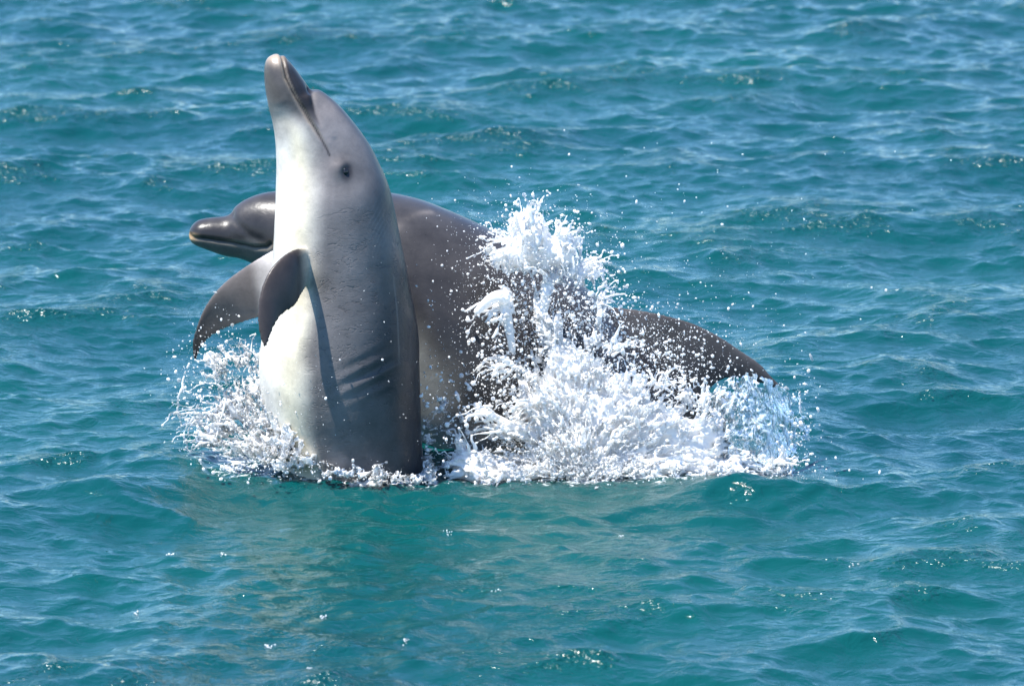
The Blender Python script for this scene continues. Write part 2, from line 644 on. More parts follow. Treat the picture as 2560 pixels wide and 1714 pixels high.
class Skin:
    def __init__(self, rows, nseg, fins, voxel, smooth_it):
        self.body = ring_loft(rows, nseg, None)
        BV = self.body[0]
        parts = [(BV, self.body[1], self.body[2], self.body[3])]
        finV = []
        for f in fins:
            fl = fin_loft(f)
            parts.append(fl)
            finV.append(fl[0])
        self.V, self.N, self.F = merge_remesh(parts, voxel, smooth_it)
        kd = kdtree.KDTree(len(BV) + sum(map(len, finV)))
        for i, p in enumerate(BV):
            kd.insert(p, i)
        k = len(BV)
        self.finid0 = k
        self.fin_of = []
        for q, fv in enumerate(finV):
            for p in fv:
                kd.insert(p, k)
                k += 1
                self.fin_of.append(q)
        kd.balance()
        idx = np.array([kd.find(p)[1] for p in self.V])
        isfin = idx >= k - sum(map(len, finV))
        self.fin = np.where(isfin, 1.0, 0.0)
        self.finq = np.array([self.fin_of[i - self.finid0] if i >= self.finid0 else -1 for i in idx])
        kb = kdtree.KDTree(len(BV))
        for i, p in enumerate(BV):
            kb.insert(p, i)
        kb.balance()
        self.row = np.empty(len(self.V))
        self.ang = np.empty(len(self.V))
        for q, p in enumerate(self.V):
            near = kb.find_n(p, 4)
            ws = np.array([1 / (d + 1e-4) for _, _, d in near])
            ii = [i for _, i, _ in near]
            self.row[q] = (self.body[4][ii] * ws).sum() / ws.sum()
            a = self.body[5][ii]
            self.ang[q] = math.atan2((np.sin(a) * ws).sum(), (np.cos(a) * ws).sum())
        self.kb = kb

    def surf(self, u, v):
        """front-facing skin point seen at a picture point"""
        uu, vv = project(self.V)
        d = (uu - u) ** 2 + (vv - v) ** 2 + np.where(self.N[:, 1] < 0, 0, 1e5) + self.fin * 400
        c = np.argsort(d)[:6]
        return int(c[np.argmin(self.V[c, 1])])

    def path(self, pts):
        ids = [self.surf(u, v) for u, v in pts]
        return self.V[ids], ids

    def mirror_path(self, ids, alpha):
        """the same path on the other flank: angle phi about the median plane at -alpha"""
        out = []
        for i in ids:
            row, a = self.row[i], self.ang[i]
            a2 = -2 * alpha - a
            d = np.abs(self.row - row) * 3 + np.abs(np.angle(np.exp(1j * (self.ang - a2)))) + self.fin * 9
            out.append(self.V[int(np.argmin(d))])
        return np.array(out)


def add_eye(skin, i, parent, r):
    """eyeball, an ellipsoid half sunk in its socket"""
    nu, nv = 20, 12
    th = np.linspace(0, 2 * math.pi, nu, endpoint=False)
    ph = np.linspace(0.001, math.pi - .001, nv)
    T, H = np.meshgrid(th, ph)
    V = np.stack([np.cos(T) * np.sin(H), np.sin(T) * np.sin(H), np.cos(H)], -1).reshape(-1, 3)
    V = V * np.array([0.8, 0.9, 1.15]) * r
    k = np.arange(nu * nv).reshape(nv, nu)
    j = np.roll(k, -1, axis=1)
    Fc = np.stack([k[:-1], k[1:], j[1:], j[:-1]], -1).reshape(-1, 4)
    p = skin.V[i] - skin.N[i] * r * 0.35
    return mesh_obj('eye', V + p, Fc, M_EYE, parent)


# ---- front dolphin: standing upright out of the water, belly to the left
A1 = 0.33
rows1 = [  # ventral u,v   dorsal u,v   Y   width factor
    (622, 126, 638, 125, -0.02, 1.0), (612, 133, 651, 131, -0.02, 1.05), (606, 146, 666, 146, -0.02, 1.1),
    (604, 168, 683, 168, -0.02, 1.1), (606, 198, 703, 196, -0.02, 1.07), (611, 228, 712, 207, -0.02, 1.06),
    (616, 252, 731, 207, -0.015, .95), (622, 275, 757, 225, -0.01, .89), (628, 308, 784, 251, -0.01, .86),
    (631, 345, 813, 286, -.005, .86), (632, 385, 843, 328, 0, .87), (631, 425, 869, 378, 0, .9),
    (630, 470, 890, 428, 0, .94), (627, 525, 905, 490, 0, .95), (624, 585, 918, 560, 0, .95),
    (620, 650, 934, 640, 0, .95), (608, 720, 949, 715, 0, .95), (595, 790, 957, 785, 0, .95),
    (592, 860, 960, 855, 0, .95), (602, 930, 961, 925, 0, .95), (625, 1000, 964, 1000, 0, .95),
    (655, 1080, 972, 1090, 0, .95), (690, 1180, 985, 1190, 0.01, .95), (730, 1290, 990, 1300, 0.03, .92),
    (775, 1420, 985, 1430, 0.08, .9), (830, 1560, 965, 1570, 0.15, .85), (875, 1680, 925, 1690, 0.22, .8)]
near_flip = [  # leading u,v,Y   trailing u,v,Y   thickness
    (735, 570, -0.10, 735, 655, -0.10, 1.3), (700, 566, -0.15, 704, 655, -0.165, 1.0),
    (664, 574, -0.225, 690, 674, -0.23, 1.0), (628, 603, -0.27, 674, 700, -0.27, 1.0),
    (605, 640, -0.30, 646, 720, -0.30, 1.0), (592, 685, -0.325, 632, 740, -0.325, 1.0),
    (589, 730, -0.34, 621, 764, -0.345, 1.0), (594, 768, -0.35, 615, 785, -0.355, 1.1), (602, 792, -0.358, 608, 796, -0.36, 1.3)]
far_flip = [
    (690, 560, 0.10, 690, 690, 0.10, 1.0), (640, 566, 0.13, 640, 722, 0.13, 1.0),
    (592, 590, 0.16, 602, 724, 0.17, .9), (540, 624, 0.19, 566, 735, 0.20, .85),
    (500, 658, 0.21, 532, 746, 0.23, .85), (468, 702, 0.23, 500, 760, 0.25, .9),
    (449, 748, 0.24, 474, 779, 0.26, .95), (439, 790, 0.25, 457, 804, 0.27, 1.1), (443, 822, 0.26, 449, 825, 0.27, 1.4)]

e1 = bpy.data.objects.new('dolphin', None)
sc.collection.objects.link(e1)
tag(e1, 'pale-bellied dolphin standing upright out of the water with its beak pointing up', 'dolphin', 'dolphins playing together')


def srgb(c):
    c = np.asarray(c, float) / 255
    return np.where(c < .04045, c / 12.92, ((c + .055) / 1.055) ** 2.4)


def build_front():
    sk = Skin(rows1, 120, [near_flip, far_flip], 0.0042, 5)
    V, N = sk.V, sk.N
    th = np.abs(np.angle(np.exp(1j * (sk.ang + A1))))         # 0 dorsal .. pi ventral
    row = sk.row
    body = 1 - sk.fin
    n1 = fbm(V * 5, 2, 3)
    n2 = fbm(V * 14, 1, 3)
    # features
    mouth_px = [(646, 130), (651, 150), (658, 176), (672, 208), (690, 241), (708, 270), (727, 297), (741, 320), (750, 341), (753, 352)]
    mp, ids = sk.path(mouth_px)
    mm = sk.mirror_path(ids, A1)
    # across the tip
    dm, tm = polyline_dist(V, mp)
    d2, t2 = polyline_dist(V, mm)
    d3, _ = polyline_dist(V, np.array([mp[0], V[sk.surf(640, 127)] + np.array([0, 0.02, 0.0]), mm[0]]))
    dmm = np.minimum(np.minimum(dm, d2), d3)
    V = V - N * (0.0058 * np.exp(-(dmm / 0.0048) ** 2) * (1 - .9 * sst(.75, 1, np.where(dm < d2, tm, t2))))[:, None] * (body)[:, None]
    # lips slightly raised on either side
    V = V + N * (0.0022 * np.exp(-((dmm - 0.011) / 0.006) ** 2) * body * (1 - sst(.8, .96, np.where(dm < d2, tm, t2))))[:, None]
    # crease between beak and melon
    cr_px = [(706, 200), (714, 217), (719, 238), (723, 262), (733, 290), (748, 318)]
    cp, cids = sk.path(cr_px)
    dc, tcp = polyline_dist(V, cp)
    dc2, tcp2 = polyline_dist(V, sk.mirror_path(cids, A1))
    dcm = np.minimum(dc, dc2)
    tcm = np.where(dc < dc2, tcp, tcp2)
    V = V - N * (0.006 * np.exp(-(dcm / 0.008) ** 2) * (1 - 0.8 * tcm) * body)[:, None]
    # furrow from the mouth corner past the eye
    fp, fids = sk.path([(768, 318), (780, 340), (790, 362), (797, 380)])
    df, _ = polyline_dist(V, fp)
    df2, _ = polyline_dist(V, sk.mirror_path(fids, A1))
    V = V - N * (0.0018 * np.exp(-(np.minimum(df, df2) / 0.010) ** 2))[:, None]
    # eye socket
    ei = sk.surf(792, 392)
    ep = sk.V[ei]
    em = sk.mirror_path([ei], A1)[0]
    for c in (ep, em):
        r = np.linalg.norm(V - c, axis=1)
        r2 = np.linalg.norm(V - c - np.array([-0.014, 0, 0.008]), axis=1)
        V = V + N * (0.010 * np.exp(-(r2 / 0.026) ** 2) - 0.006 * np.exp(-(r / 0.016) ** 2))[:, None]
    de = np.minimum(np.linalg.norm(sk.V - ep, axis=1), np.linalg.norm(sk.V - em, axis=1))
    # oblique folds on the flank
    uu, vv = project(sk.V)
    q = (uu - 840) * 0.45 + (vv - 860) * 0.89
    al = (uu - 840) * 0.89 - (vv - 860) * 0.45
    fold = np.sin(q / 5.3 + 0.8 * n1) * np.exp(-(q / 42) ** 2 - (al / 65) ** 2)
    V = V + N * (0.0024 * fold * (N[:, 1] < 0.2) * body)[:, None]
    V = V + N * (0.0035 * n1 * body * sst(12, 15, row))[:, None]
    # ---- colour
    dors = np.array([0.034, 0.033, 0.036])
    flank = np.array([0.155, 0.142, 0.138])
    belly = np.array([0.74, 0.69, 0.61])
    lim = np.interp(row, [0, 5, 8, 11, 13, 15, 19, 22], [2.9, 2.6, 2.03, 2.18, 2.26, 2.26, 2.30, 2.34])
    soft = np.interp(row, [0, 8, 13, 16], [0.40, 0.40, 0.34, 0.15])
    wb = sst(lim - soft, lim + soft, th + 0.10 * n1)
    wf = sst(np.interp(row, [8, 13, 17, 21], [.15, .35, .85, 1.0]), np.interp(row, [8, 13, 17, 21], [1.15, 1.5, 1.85, 1.95]), th + 0.25 * n1)  # dark back cape, widened low on the flank to paint in shade there
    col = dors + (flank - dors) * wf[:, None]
    # pale melon and cheek
    me = np.exp(-((row - 8.5) / 2.6) ** 2) * sst(0.25, 1.1, th)
    col = col + (np.array([0.25, 0.22, 0.21]) - col) * (0.85 * me)[:, None]
    col = col + (belly - col) * wb[:, None]
    # creamy yellowish middle tone on the throat side
    cream = np.exp(-((th - lim - 0.25) / 0.25) ** 2) * sst(6, 9, row)
    col = col * (1 - cream[:, None] * np.array([0.0, 0.05, 0.20]))
    # beak: dark upper jaw, smoky lower jaw fading to the throat, pale tip
    upper = sst(-0.002, 0.004, 0)  # placeholder, replaced below
    # above the mouth line?
    lineU = np.interp(vv, [p[1] for p in mouth_px], [p[0] for p in mouth_px])
    thm = np.interp(row, [0, 4, 8, 10], [1.35, 1.45, 1.6, 1.7])
    up = np.where(N[:, 1] < 0, sst(-2, 3, uu - lineU), sst(0.1, -0.1, th - thm))
    beak = 1 - sst(5.2, 7.2, row + 0.25 * n1)
    creaseU = np.interp(vv, [200, 217, 238, 262, 290, 318], [706, 714, 719, 723, 733, 748])
    upc = up * np.where(N[:, 1] < 0, 1 - sst(-2, 5, uu - creaseU - 4 * n2) * sst(196, 206, vv), 1) * (1 - sst(268, 312, vv))
    col = col + (np.array([0.026, 0.023, 0.023]) - col) * (upc * (1 - sst(6.5, 9, row)))[:, None]
    low = (1 - up) * (1 - sst(4.8, 9.6, row + 1.1 * n1 + 0.7 * n2)) ** .6
    lowc = np.array([0.098, 0.088, 0.082]) * (1 - 0.3 * np.exp(-((row - 2.5) / 1.6) ** 2))[:, None]
    col = col + (lowc - col) * (0.95 * low)[:, None]
    tip = (1 - sst(0.8, 2.6, row + 0.3 * n2))
    col = col + (np.array([0.42, 0.33, 0.25]) - col) * (0.75 * tip * (1 - 0.6 * up))[:, None]
    # mouth line
    ml = np.exp(-(dmm / 0.0032) ** 2) * body
    col = col * (1 - 0.82 * ml)[:, None]
    lip = np.exp(-((dmm - 0.0062) / 0.0035) ** 2) * body * (1 - up) * (1 - sst(.7, .9, np.where(dm < d2, tm, t2)))
    col = col + (np.array([0.42, 0.33, 0.22]) - col) * (0.4 * lip)[:, None]
    # eye patch
    uo, vo = uu - 792, vv - 392
    col = col + (np.array([0.030, 0.028, 0.032]) - col) * (0.93 * np.exp(-(np.hypot((uo - 1) / 14, (vo - 2) / 22)) ** 4) * (N[:, 1] < 0))[:, None]
    col = col + (np.array([0.030, 0.030, 0.034]) - col) * (0.38 * np.exp(-(np.hypot(uo - 2, (vo - 2) * .75) / 26) ** 2) * (N[:, 1] < 0) + 0 * de)[:, None]
    # pale scratches along the back edge
    st_ = sst(0.25, 0.5, vnoise(V * np.array([90, 90, 7]), 3)) * sst(0.75, 0.45, th) * sst(17, 19, row) * (1 - sst(21, 23, row))
    col = col + (np.array([0.35, 0.3, 0.28]) - col) * (0.35 * st_)[:, None]
    rk = np.abs(np.sin((uu * .8 + vv * .35 + 6 * n1) / 2.6)) ** 14 * np.exp(-((uu - 862) / 22) ** 2 - ((vv - 520) / 45) ** 2)
    rk2 = np.exp(-((uu - 905 - (vv - 700) * .05 + 5 * n1) / 1.6) ** 2) * sst(600, 660, vv) * sst(860, 800, vv)
    col = col + (np.array([0.30, 0.27, 0.25]) - col) * (np.clip(.45 * rk + .3 * rk2, 0, 1) * (N[:, 1] < 0))[:, None]
    # flippers
    fc = np.array([0.062, 0.050, 0.046])
    nearf, farf = sk.finq == 0, sk.finq == 1
    root1 = sst(705, 680, uu)
    root2 = sst(635, 560, uu)
    col = np.where(nearf[:, None], col + (fc * (1 + 0.25 * n1[:, None]) - col) * root1[:, None], col)
    fc2 = np.array([0.155, 0.130, 0.120])
    pale = np.array([0.62, 0.56, 0.52])
    c2 = pale + (fc2 - pale) * sst(628, 572, uu + 14 * n1)[:, None]
    c2 = c2 * (1 - 0.4 * sst(520, 440, uu))[:, None]
    col = np.where(farf[:, None], c2, col)
    wr = (1 - wb) * sst(11, 14, row) * body
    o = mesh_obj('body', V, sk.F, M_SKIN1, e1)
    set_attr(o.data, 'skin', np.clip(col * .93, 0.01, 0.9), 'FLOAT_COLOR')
    set_attr(o.data, 'wrinkled', np.clip(wr, 0, 1))
    add_eye(sk, ei, e1, 0.0120)
    em_i = int(np.argmin(np.linalg.norm(sk.V - em, axis=1)))
    add_eye(sk, em_i, e1, 0.0125)
    return sk


SK1 = build_front()

# ---- rear dolphin: leaping to the left, back arched, dorsal fin to the right
D2Y = 0.58
rows2 = [  # ventral u,v   dorsal u,v   Y  width
    (433, 545, 432, 532, D2Y, 1.0), (438, 554, 437, 518, D2Y, 1.2), (453, 563, 453, 504, D2Y, 1.15),
    (480, 573, 480, 498, D2Y, 1.05), (508, 583, 513, 495, D2Y, .95), (526, 587, 528, 488, D2Y, .88),
    (546, 590, 538, 473, D2Y, .84), (573, 600, 561, 457, D2Y, .82), (608, 618, 598, 443, D2Y, .84),
    (648, 645, 650, 436, D2Y, .9), (688, 700, 720, 432, D2Y, .88), (728, 790, 800, 433, D2Y, .86),
    (772, 880, 880, 441, D2Y, .84), (828, 960, 960, 458, D2Y, .82), (888, 1030, 1040, 489, D2Y, .82),
    (948, 1090, 1110, 521, D2Y, .82), (1010, 1140, 1180, 556, D2Y, .82), (1080, 1190, 1255, 600, D2Y, .82),
    (1160, 1230, 1335, 655, D2Y, .82), (1250, 1260, 1410, 728, D2Y, .8), (1340, 1300, 1485, 830, D2Y, .8),
    (1430, 1340, 1555, 940, D2Y, .78), (1530, 1390, 1625, 1070, D2Y, .75), (1640, 1460, 1700, 1230, D2Y, .7),
    (1740, 1530, 1770, 1400, D2Y, .7)]
dorsal = [
    (1330, 760, D2Y, 1560, 1120, D2Y, 0.55), (1372, 705, D2Y, 1590, 1060, D2Y, 0.42), (1440, 704, D2Y, 1606, 1000, D2Y, .36),
    (1510, 716, D2Y, 1613, 940, D2Y, .33), (1580, 734, D2Y, 1628, 902, D2Y, .34), (1640, 762, D2Y, 1655, 880, D2Y, .38),
    (1692, 796, D2Y, 1690, 874, D2Y, .5), (1738, 829, D2Y, 1725, 880, D2Y, .8), (1766, 861, D2Y, 1754, 883, D2Y, 1.5),
    (1790, 884, D2Y, 1780, 895, D2Y, 3.0)]
flip2 = [
    (700, 640, .30, 770, 740, .32, .8), (690, 690, .27, 790, 780, .28, .8), (700, 770, .24, 790, 830, .25, .8),
    (730, 850, .22, 790, 870, .23, .9), (765, 905, .21, 780, 910, .21, 1.2)]

e2 = bpy.data.objects.new('dolphin', None)
sc.collection.objects.link(e2)
tag(e2, 'darker dolphin leaping leftwards behind the upright one, its curved dorsal fin above the splash', 'dolphin', 'dolphins playing together')


def build_rear():
    sk = Skin(rows2, 120, [dorsal, flip2], 0.0055, 5)
    V, N = sk.V, sk.N
    th = np.abs(np.angle(np.exp(1j * sk.ang)))
    row, body = sk.row, 1 - sk.fin
    n1, n2 = fbm(V * 5, 3, 3), fbm(V * 14, 1, 3)
    uu, vv = project(sk.V)
    mouth_px = [(434, 540), (445, 546), (465, 550), (500, 555), (540, 561), (580, 567), (605, 566), (618, 560)]
    mp, ids = sk.path(mouth_px)
    mm = sk.mirror_path(ids, 0.0)
    dm, _ = polyline_dist(V, mp)
    d2, _ = polyline_dist(V, mm)
    dmm = np.minimum(dm, d2)
    V = V - N * (0.007 * np.exp(-(dmm / 0.006) ** 2) * body)[:, None]
    cp, cids = sk.path([(529, 491), (540, 508), (552, 522), (568, 536), (590, 545)])
    dc, tcp = polyline_dist(V, cp)
    dc2, tcp2 = polyline_dist(V, sk.mirror_path(cids, 0.0))
    V = V - N * (0.0055 * np.exp(-(np.minimum(dc, dc2) / 0.012) ** 2) * (1 - .5 * np.where(dc < dc2, tcp, tcp2)) * body)[:, None]
    dors = np.array([0.050, 0.047, 0.048])
    flank = np.array([0.036, 0.034, 0.035])
    belly = np.array([0.33, 0.335, 0.31])
    lim = np.interp(row, [0, 4, 8, 12, 14, 16, 18, 21], [1.65, 1.75, 1.9, 1.50, 1.46, 1.64, 1.78, 2.0])
    wb = sst(lim - 0.16, lim + 0.42, th + 0.14 * n1)
    col = dors + (flank - dors) * sst(0.3, 1.2, th)[:, None]
    col = col + (belly - col) * wb[:, None]
    beak = 1 - sst(7.5, 10, row)
    lowjaw = wb * beak
    col = col + (np.array([0.085, 0.088, 0.083]) - col) * (0.9 * lowjaw)[:, None]
    # pale ochre lip at the tip of the lower jaw
    tip = np.exp(-(np.hypot((uu - 436) / 1.2, vv - 541) / 10) ** 2) * sst(529, 537, vv)
    col = col + (np.array([0.55, 0.36, 0.19]) - col) * (0.9 * np.clip(tip * 1.4, 0, 1))[:, None]
    lip = np.exp(-((dmm - 0.009) / 0.005) ** 2) * sst(1.4, 1.7, th) * body
    col = col + (np.array([0.3, 0.22, 0.13]) - col) * (0.3 * lip)[:, None]
    col = col * (1 - 0.8 * np.exp(-(dmm / 0.005) ** 2) * body)[:, None]
    # pale rake marks on the shoulder
    a, _ = sk.path([(905, 520), (925, 500), (950, 487), (985, 482)])
    da, _ = polyline_dist(sk.V, a)
    col = col + (np.array([0.22, 0.19, 0.17]) - col) * (0.5 * np.exp(-((da) / 0.012) ** 2) * (0.5 + 0.5 * n2))[:, None]
    fc = np.array([0.085, 0.076, 0.073])
    col = np.where((sk.finq == 0)[:, None], fc, col)
    o = mesh_obj('body', V, sk.F, M_SKIN2, e2)
    set_attr(o.data, 'skin', np.clip(col * .93, 0.01, 0.9), 'FLOAT_COLOR')
    set_attr(o.data, 'wrinkled', body * (1 - wb))
    ei = sk.surf(655, 545)
    add_eye(sk, ei, e2, 0.0125)
    return sk


SK2 = build_rear()


# ------------------------------------------------------------------ white water
PXM = 1 / 777.0          # metres per picture unit at the front dolphin


def surface_nets(F, org, h):
    """dual contour of a scalar grid: one vertex per mixed cell, one quad per crossed edge"""
    ins = F > 0
    nx, ny, nz = F.shape
    acc = np.zeros((nx - 1, ny - 1, nz - 1), bool)
    allin = np.ones_like(acc)
    cs = [(a, b, c) for a in (0, 1) for b in (0, 1) for c in (0, 1)]
    for a, b, c in cs:
        v = ins[a:nx - 1 + a, b:ny - 1 + b, c:nz - 1 + c]
        acc |= v
        allin &= v
    mixed = acc & ~allin
    I = np.argwhere(mixed)
    idx = -np.ones(mixed.shape, np.int32)
    idx[mixed] = np.arange(len(I))
    s = np.zeros((len(I), 3))
    n = np.zeros(len(I))
    for p in cs:
        for ax in range(3):
            if p[ax]:
                continue
            q = list(p)
            q[ax] = 1
            f0 = F[I[:, 0] + p[0], I[:, 1] + p[1], I[:, 2] + p[2]]
            f1 = F[I[:, 0] + q[0], I[:, 1] + q[1], I[:, 2] + q[2]]
            m = (f0 > 0) != (f1 > 0)
            t = f0[m] / (f0[m] - f1[m])
            pos = np.tile(np.array(p, float), (m.sum(), 1))
            pos[:, ax] += t
            s[m] += pos
            n[m] += 1
    V = (I + s / n[:, None]) * h + org
    quads = []
    for ax in range(3):
        o1, o2 = [k for k in range(3) if k != ax]
        sl0 = [slice(1, -1)] * 3
        sl1 = [slice(1, -1)] * 3
        sl0[ax] = slice(0, -1)
        sl1[ax] = slice(1, None)
        A, B = ins[tuple(sl0)], ins[tuple(sl1)]
        cr = np.argwhere(A != B)
        st = A[tuple(cr.T)]
        base = cr.copy()
        base[:, o1] += 1
        base[:, o2] += 1
        def cell(d1, d2):
            c = base.copy()
            c[:, o1] -= d1
            c[:, o2] -= d2
            return idx[c[:, 0], c[:, 1], c[:, 2]]
        q = np.stack([cell(1, 1), cell(0, 1), cell(0, 0), cell(1, 0)], 1)
        flip = st if ax != 1 else ~st
        q[~flip] = q[~flip][:, ::-1]
        quads.append(q)
    return V, np.vstack(quads)


def water_mass(name, specs, lines, voxel, freq, mat, label, seed=0, stretch=(1, 1, .6), core=.56, fil=1.0, sheet=1.0, drop=1.0, src=None):
    """broken water: a solid lumpy core, torn sheets round it, strings and drops at the rim. specs: u, v, su, sv, Y, sY, weight"""
    C = np.array([P(a[0], a[1], a[4]) for a in specs])
    Sg = np.array([[a[2] * PXM, a[5], a[3] * PXM] for a in specs])
    Wt = np.array([a[6] for a in specs])
    lo, hi = (C - 2.9 * Sg).min(0), (C + 2.9 * Sg).max(0)
    if lines is not None:
        lo, hi = np.minimum(lo, lines[0].min(0) - .03), np.maximum(hi, lines[0].max(0) + .03)
    lo[2] = max(lo[2], -0.06)
    n = np.ceil((hi - lo) / voxel).astype(int) + 1
    ax = [lo[k] + voxel * np.arange(n[k]) for k in range(3)]
    Em = np.ones(tuple(n), np.float32)
    for c, sg, wt in zip(C, Sg, Wt):
        sl, g = [], []
        for k in range(3):
            a0 = max(0, int((c[k] - 3 * sg[k] - lo[k]) / voxel))
            a1 = min(n[k], int((c[k] + 3 * sg[k] - lo[k]) / voxel) + 2)
            sl.append(slice(a0, max(a1, a0)))
            g.append(np.exp(-((ax[k][sl[k]] - c[k]) / sg[k]) ** 2 / 2))
        Em[tuple(sl)] *= 1 - np.clip(wt, 0, .97) * (g[0][:, None, None] * g[1][None, :, None] * g[2][None, None, :]).astype(np.float32)
    E = 1 - Em
    I = np.argwhere(E > 0.10)
    p = lo + I * voxel
    e = E[I[:, 0], I[:, 1], I[:, 2]]
    wp = np.stack([vnoise(p * 7, seed), vnoise(p * 7, seed + 1), vnoise(p * 7, seed + 2)], 1)
    if src is None:
        q = (p + 0.035 * wp) * np.array(stretch) * freq
    else:                                      # streaks run outwards from where the water was struck
        d = p + 0.03 * wp - P(*src)
        r = np.linalg.norm(d, axis=1)[:, None] + .04
        q = freq * (0.33 * d + 0.67 * 0.30 * d / r)
    n1 = vnoise(q, seed) + .35 * vnoise(q * 2.3, seed + 3)
    n2 = vnoise(q * 1.13 + 3.7, seed + 1) + .35 * vnoise(q * 2.6, seed + 5)
    n3 = fbm(p * 15 + wp, seed + 2, 3)
    nd = vnoise(p * 85 + wp * 2, seed + 1)
    nf = vnoise(p * 55 + wp, seed + 3)
    E2 = e + 0.12 * n3 + .04 * nf
    f_sheet = (-.02 + 0.36 * np.clip(E2, 0, 1) ** 1.3) * sheet - np.abs(n1)
    f_sheet = np.minimum(f_sheet, n2 * .6 + E2 * 1.5 - .55)
    f_fil = (0.04 + 0.30 * E2) * fil - np.hypot(n1, n2)
    f_core = (e - core) * 1.9 + .30 * n3 + .16 * nf
    f_drop = (nd - (1.06 - .30 * e ** .5 * drop)) * .6
    f = np.maximum(np.maximum(f_sheet, f_fil), np.maximum(f_core, f_drop))
    f = np.where(e < .14, np.minimum(f, (e - .13) * 3), f)
    F = np.full(tuple(n), -0.5, np.float32)
    F[I[:, 0], I[:, 1], I[:, 2]] = f
    if lines is not None:
        lp, lr = lines
        R = int(math.ceil(lr.max() / voxel)) + 1
        b = np.round((lp - lo) / voxel).astype(int)
        for a in range(-R, R + 1):
            for c in range(-R, R + 1):
                for d in range(-R, R + 1):
                    k = b + (a, c, d)
                    ok = ((k >= 0) & (k < n)).all(1)
                    k = k[ok]
                    dist = np.linalg.norm(lo + k * voxel - lp[ok], axis=1)
                    val = ((lr[ok] - dist) / voxel * .12).astype(np.float32)
                    np.maximum.at(F, (k[:, 0], k[:, 1], k[:, 2]), val)
    F[[0, -1]] = F[:, [0, -1]] = -.5
    F[:, :, [0, -1]] = -.5
    V, Q = surface_nets(F, lo, voxel)
    o = mesh_obj(name, V, Q, mat)
    tag(o, label, 'splash', kind='stuff')
    print('MESH', name, len(Q))
    return o


def ligaments(roots, dirs, n, length, seed, r0=0.007, grav=1.0):
    """thin strings of water leaving the mass, bent by gravity, beading into drops"""
    r = np.random.default_rng(seed)
    pts, rad = [], []
    for k in range(n):
        i = r.integers(len(roots))
        u, v, Y = roots[i]
        p0 = P(u + r.normal(0, 10), v + r.normal(0, 10), Y + r.normal(0, 0.04))
        d = np.array(dirs[i], float) + r.normal(0, 0.45, 3) * np.array([1, .7, 1])
        d /= np.linalg.norm(d)
        L = length * r.uniform(0.25, 1.0)
        m = int(L / 0.0028)
        t = np.linspace(0, 1, m)
        wob = np.stack([vnoise(np.stack([t * 4 + k * 3.3, t * 0 + a, t * 0], 1), 1) for a in (0, 5, 9)], 1)
        path = p0 + d * (t * L)[:, None] + np.array([0, 0, -0.35 * grav * L]) * (t ** 2)[:, None] + wob * 0.02 * t[:, None]
        rr = r0 * r.uniform(.45, 1.0) * (1 - 0.62 * t) * (1 + 0.45 * vnoise(np.stack([t * m / 6, t * 0 + k, t * 0], 1), 3))
        brk = (vnoise(np.stack([t * m / 9, t * 0 + k * 1.7, t * 0 + 3], 1), 2) > -0.05 + (1 - t) * -0.8)
        pts.append(path[brk])
        rad.append(np.clip(rr[brk], 0.0026, 1))
        pts.append(path[-1:])
        rad.append(np.array([r0 * r.uniform(.5, 1.1)]))
    return np.vstack(pts), np.concatenate(rad)


ICO_V = None


def drops(name, pts, rad, mat, label, stretch=0.0, parent=None):
    """loose drops, each a small closed 20-face ball, in one mesh"""
    t = (1 + 5 ** .5) / 2
    v = np.array([(-1, t, 0), (1, t, 0), (-1, -t, 0), (1, -t, 0), (0, -1, t), (0, 1, t), (0, -1, -t), (0, 1, -t),
                  (t, 0, -1), (t, 0, 1), (-t, 0, -1), (-t, 0, 1)], float)
    v /= np.linalg.norm(v[0])
    f = np.array([(0, 11, 5), (0, 5, 1), (0, 1, 7), (0, 7, 10), (0, 10, 11), (1, 5, 9), (5, 11, 4), (11, 10, 2), (10, 7, 6),
                  (7, 1, 8), (3, 9, 4), (3, 4, 2), (3, 2, 6), (3, 6, 8), (3, 8, 9), (4, 9, 5), (2, 4, 11), (6, 2, 10), (8, 6, 7), (9, 8, 1)])
    r = np.random.default_rng(len(pts))
    n = len(pts)
    sc3 = 1 + r.uniform(-0.25, 0.35, (n, 1, 3))
    dr = r.normal(0, 1, (n, 3)) + np.array([0, 0, .8])
    dr /= np.linalg.norm(dr, axis=1)[:, None]
    al = (v @ dr.T).T[:, :, None] * dr[:, None, :]
    V = pts[:, None, :] + (v[None] + al * r.exponential(.35, (n, 1, 1))) * rad[:, None, None] * sc3 * 1.0
    Fc = f[None] + (np.arange(n) * 12)[:, None, None]
    o = mesh_obj(name, V.reshape(-1, 3), Fc.reshape(-1, 3), mat)
    tag(o, label, 'spray', kind='stuff')
    return o


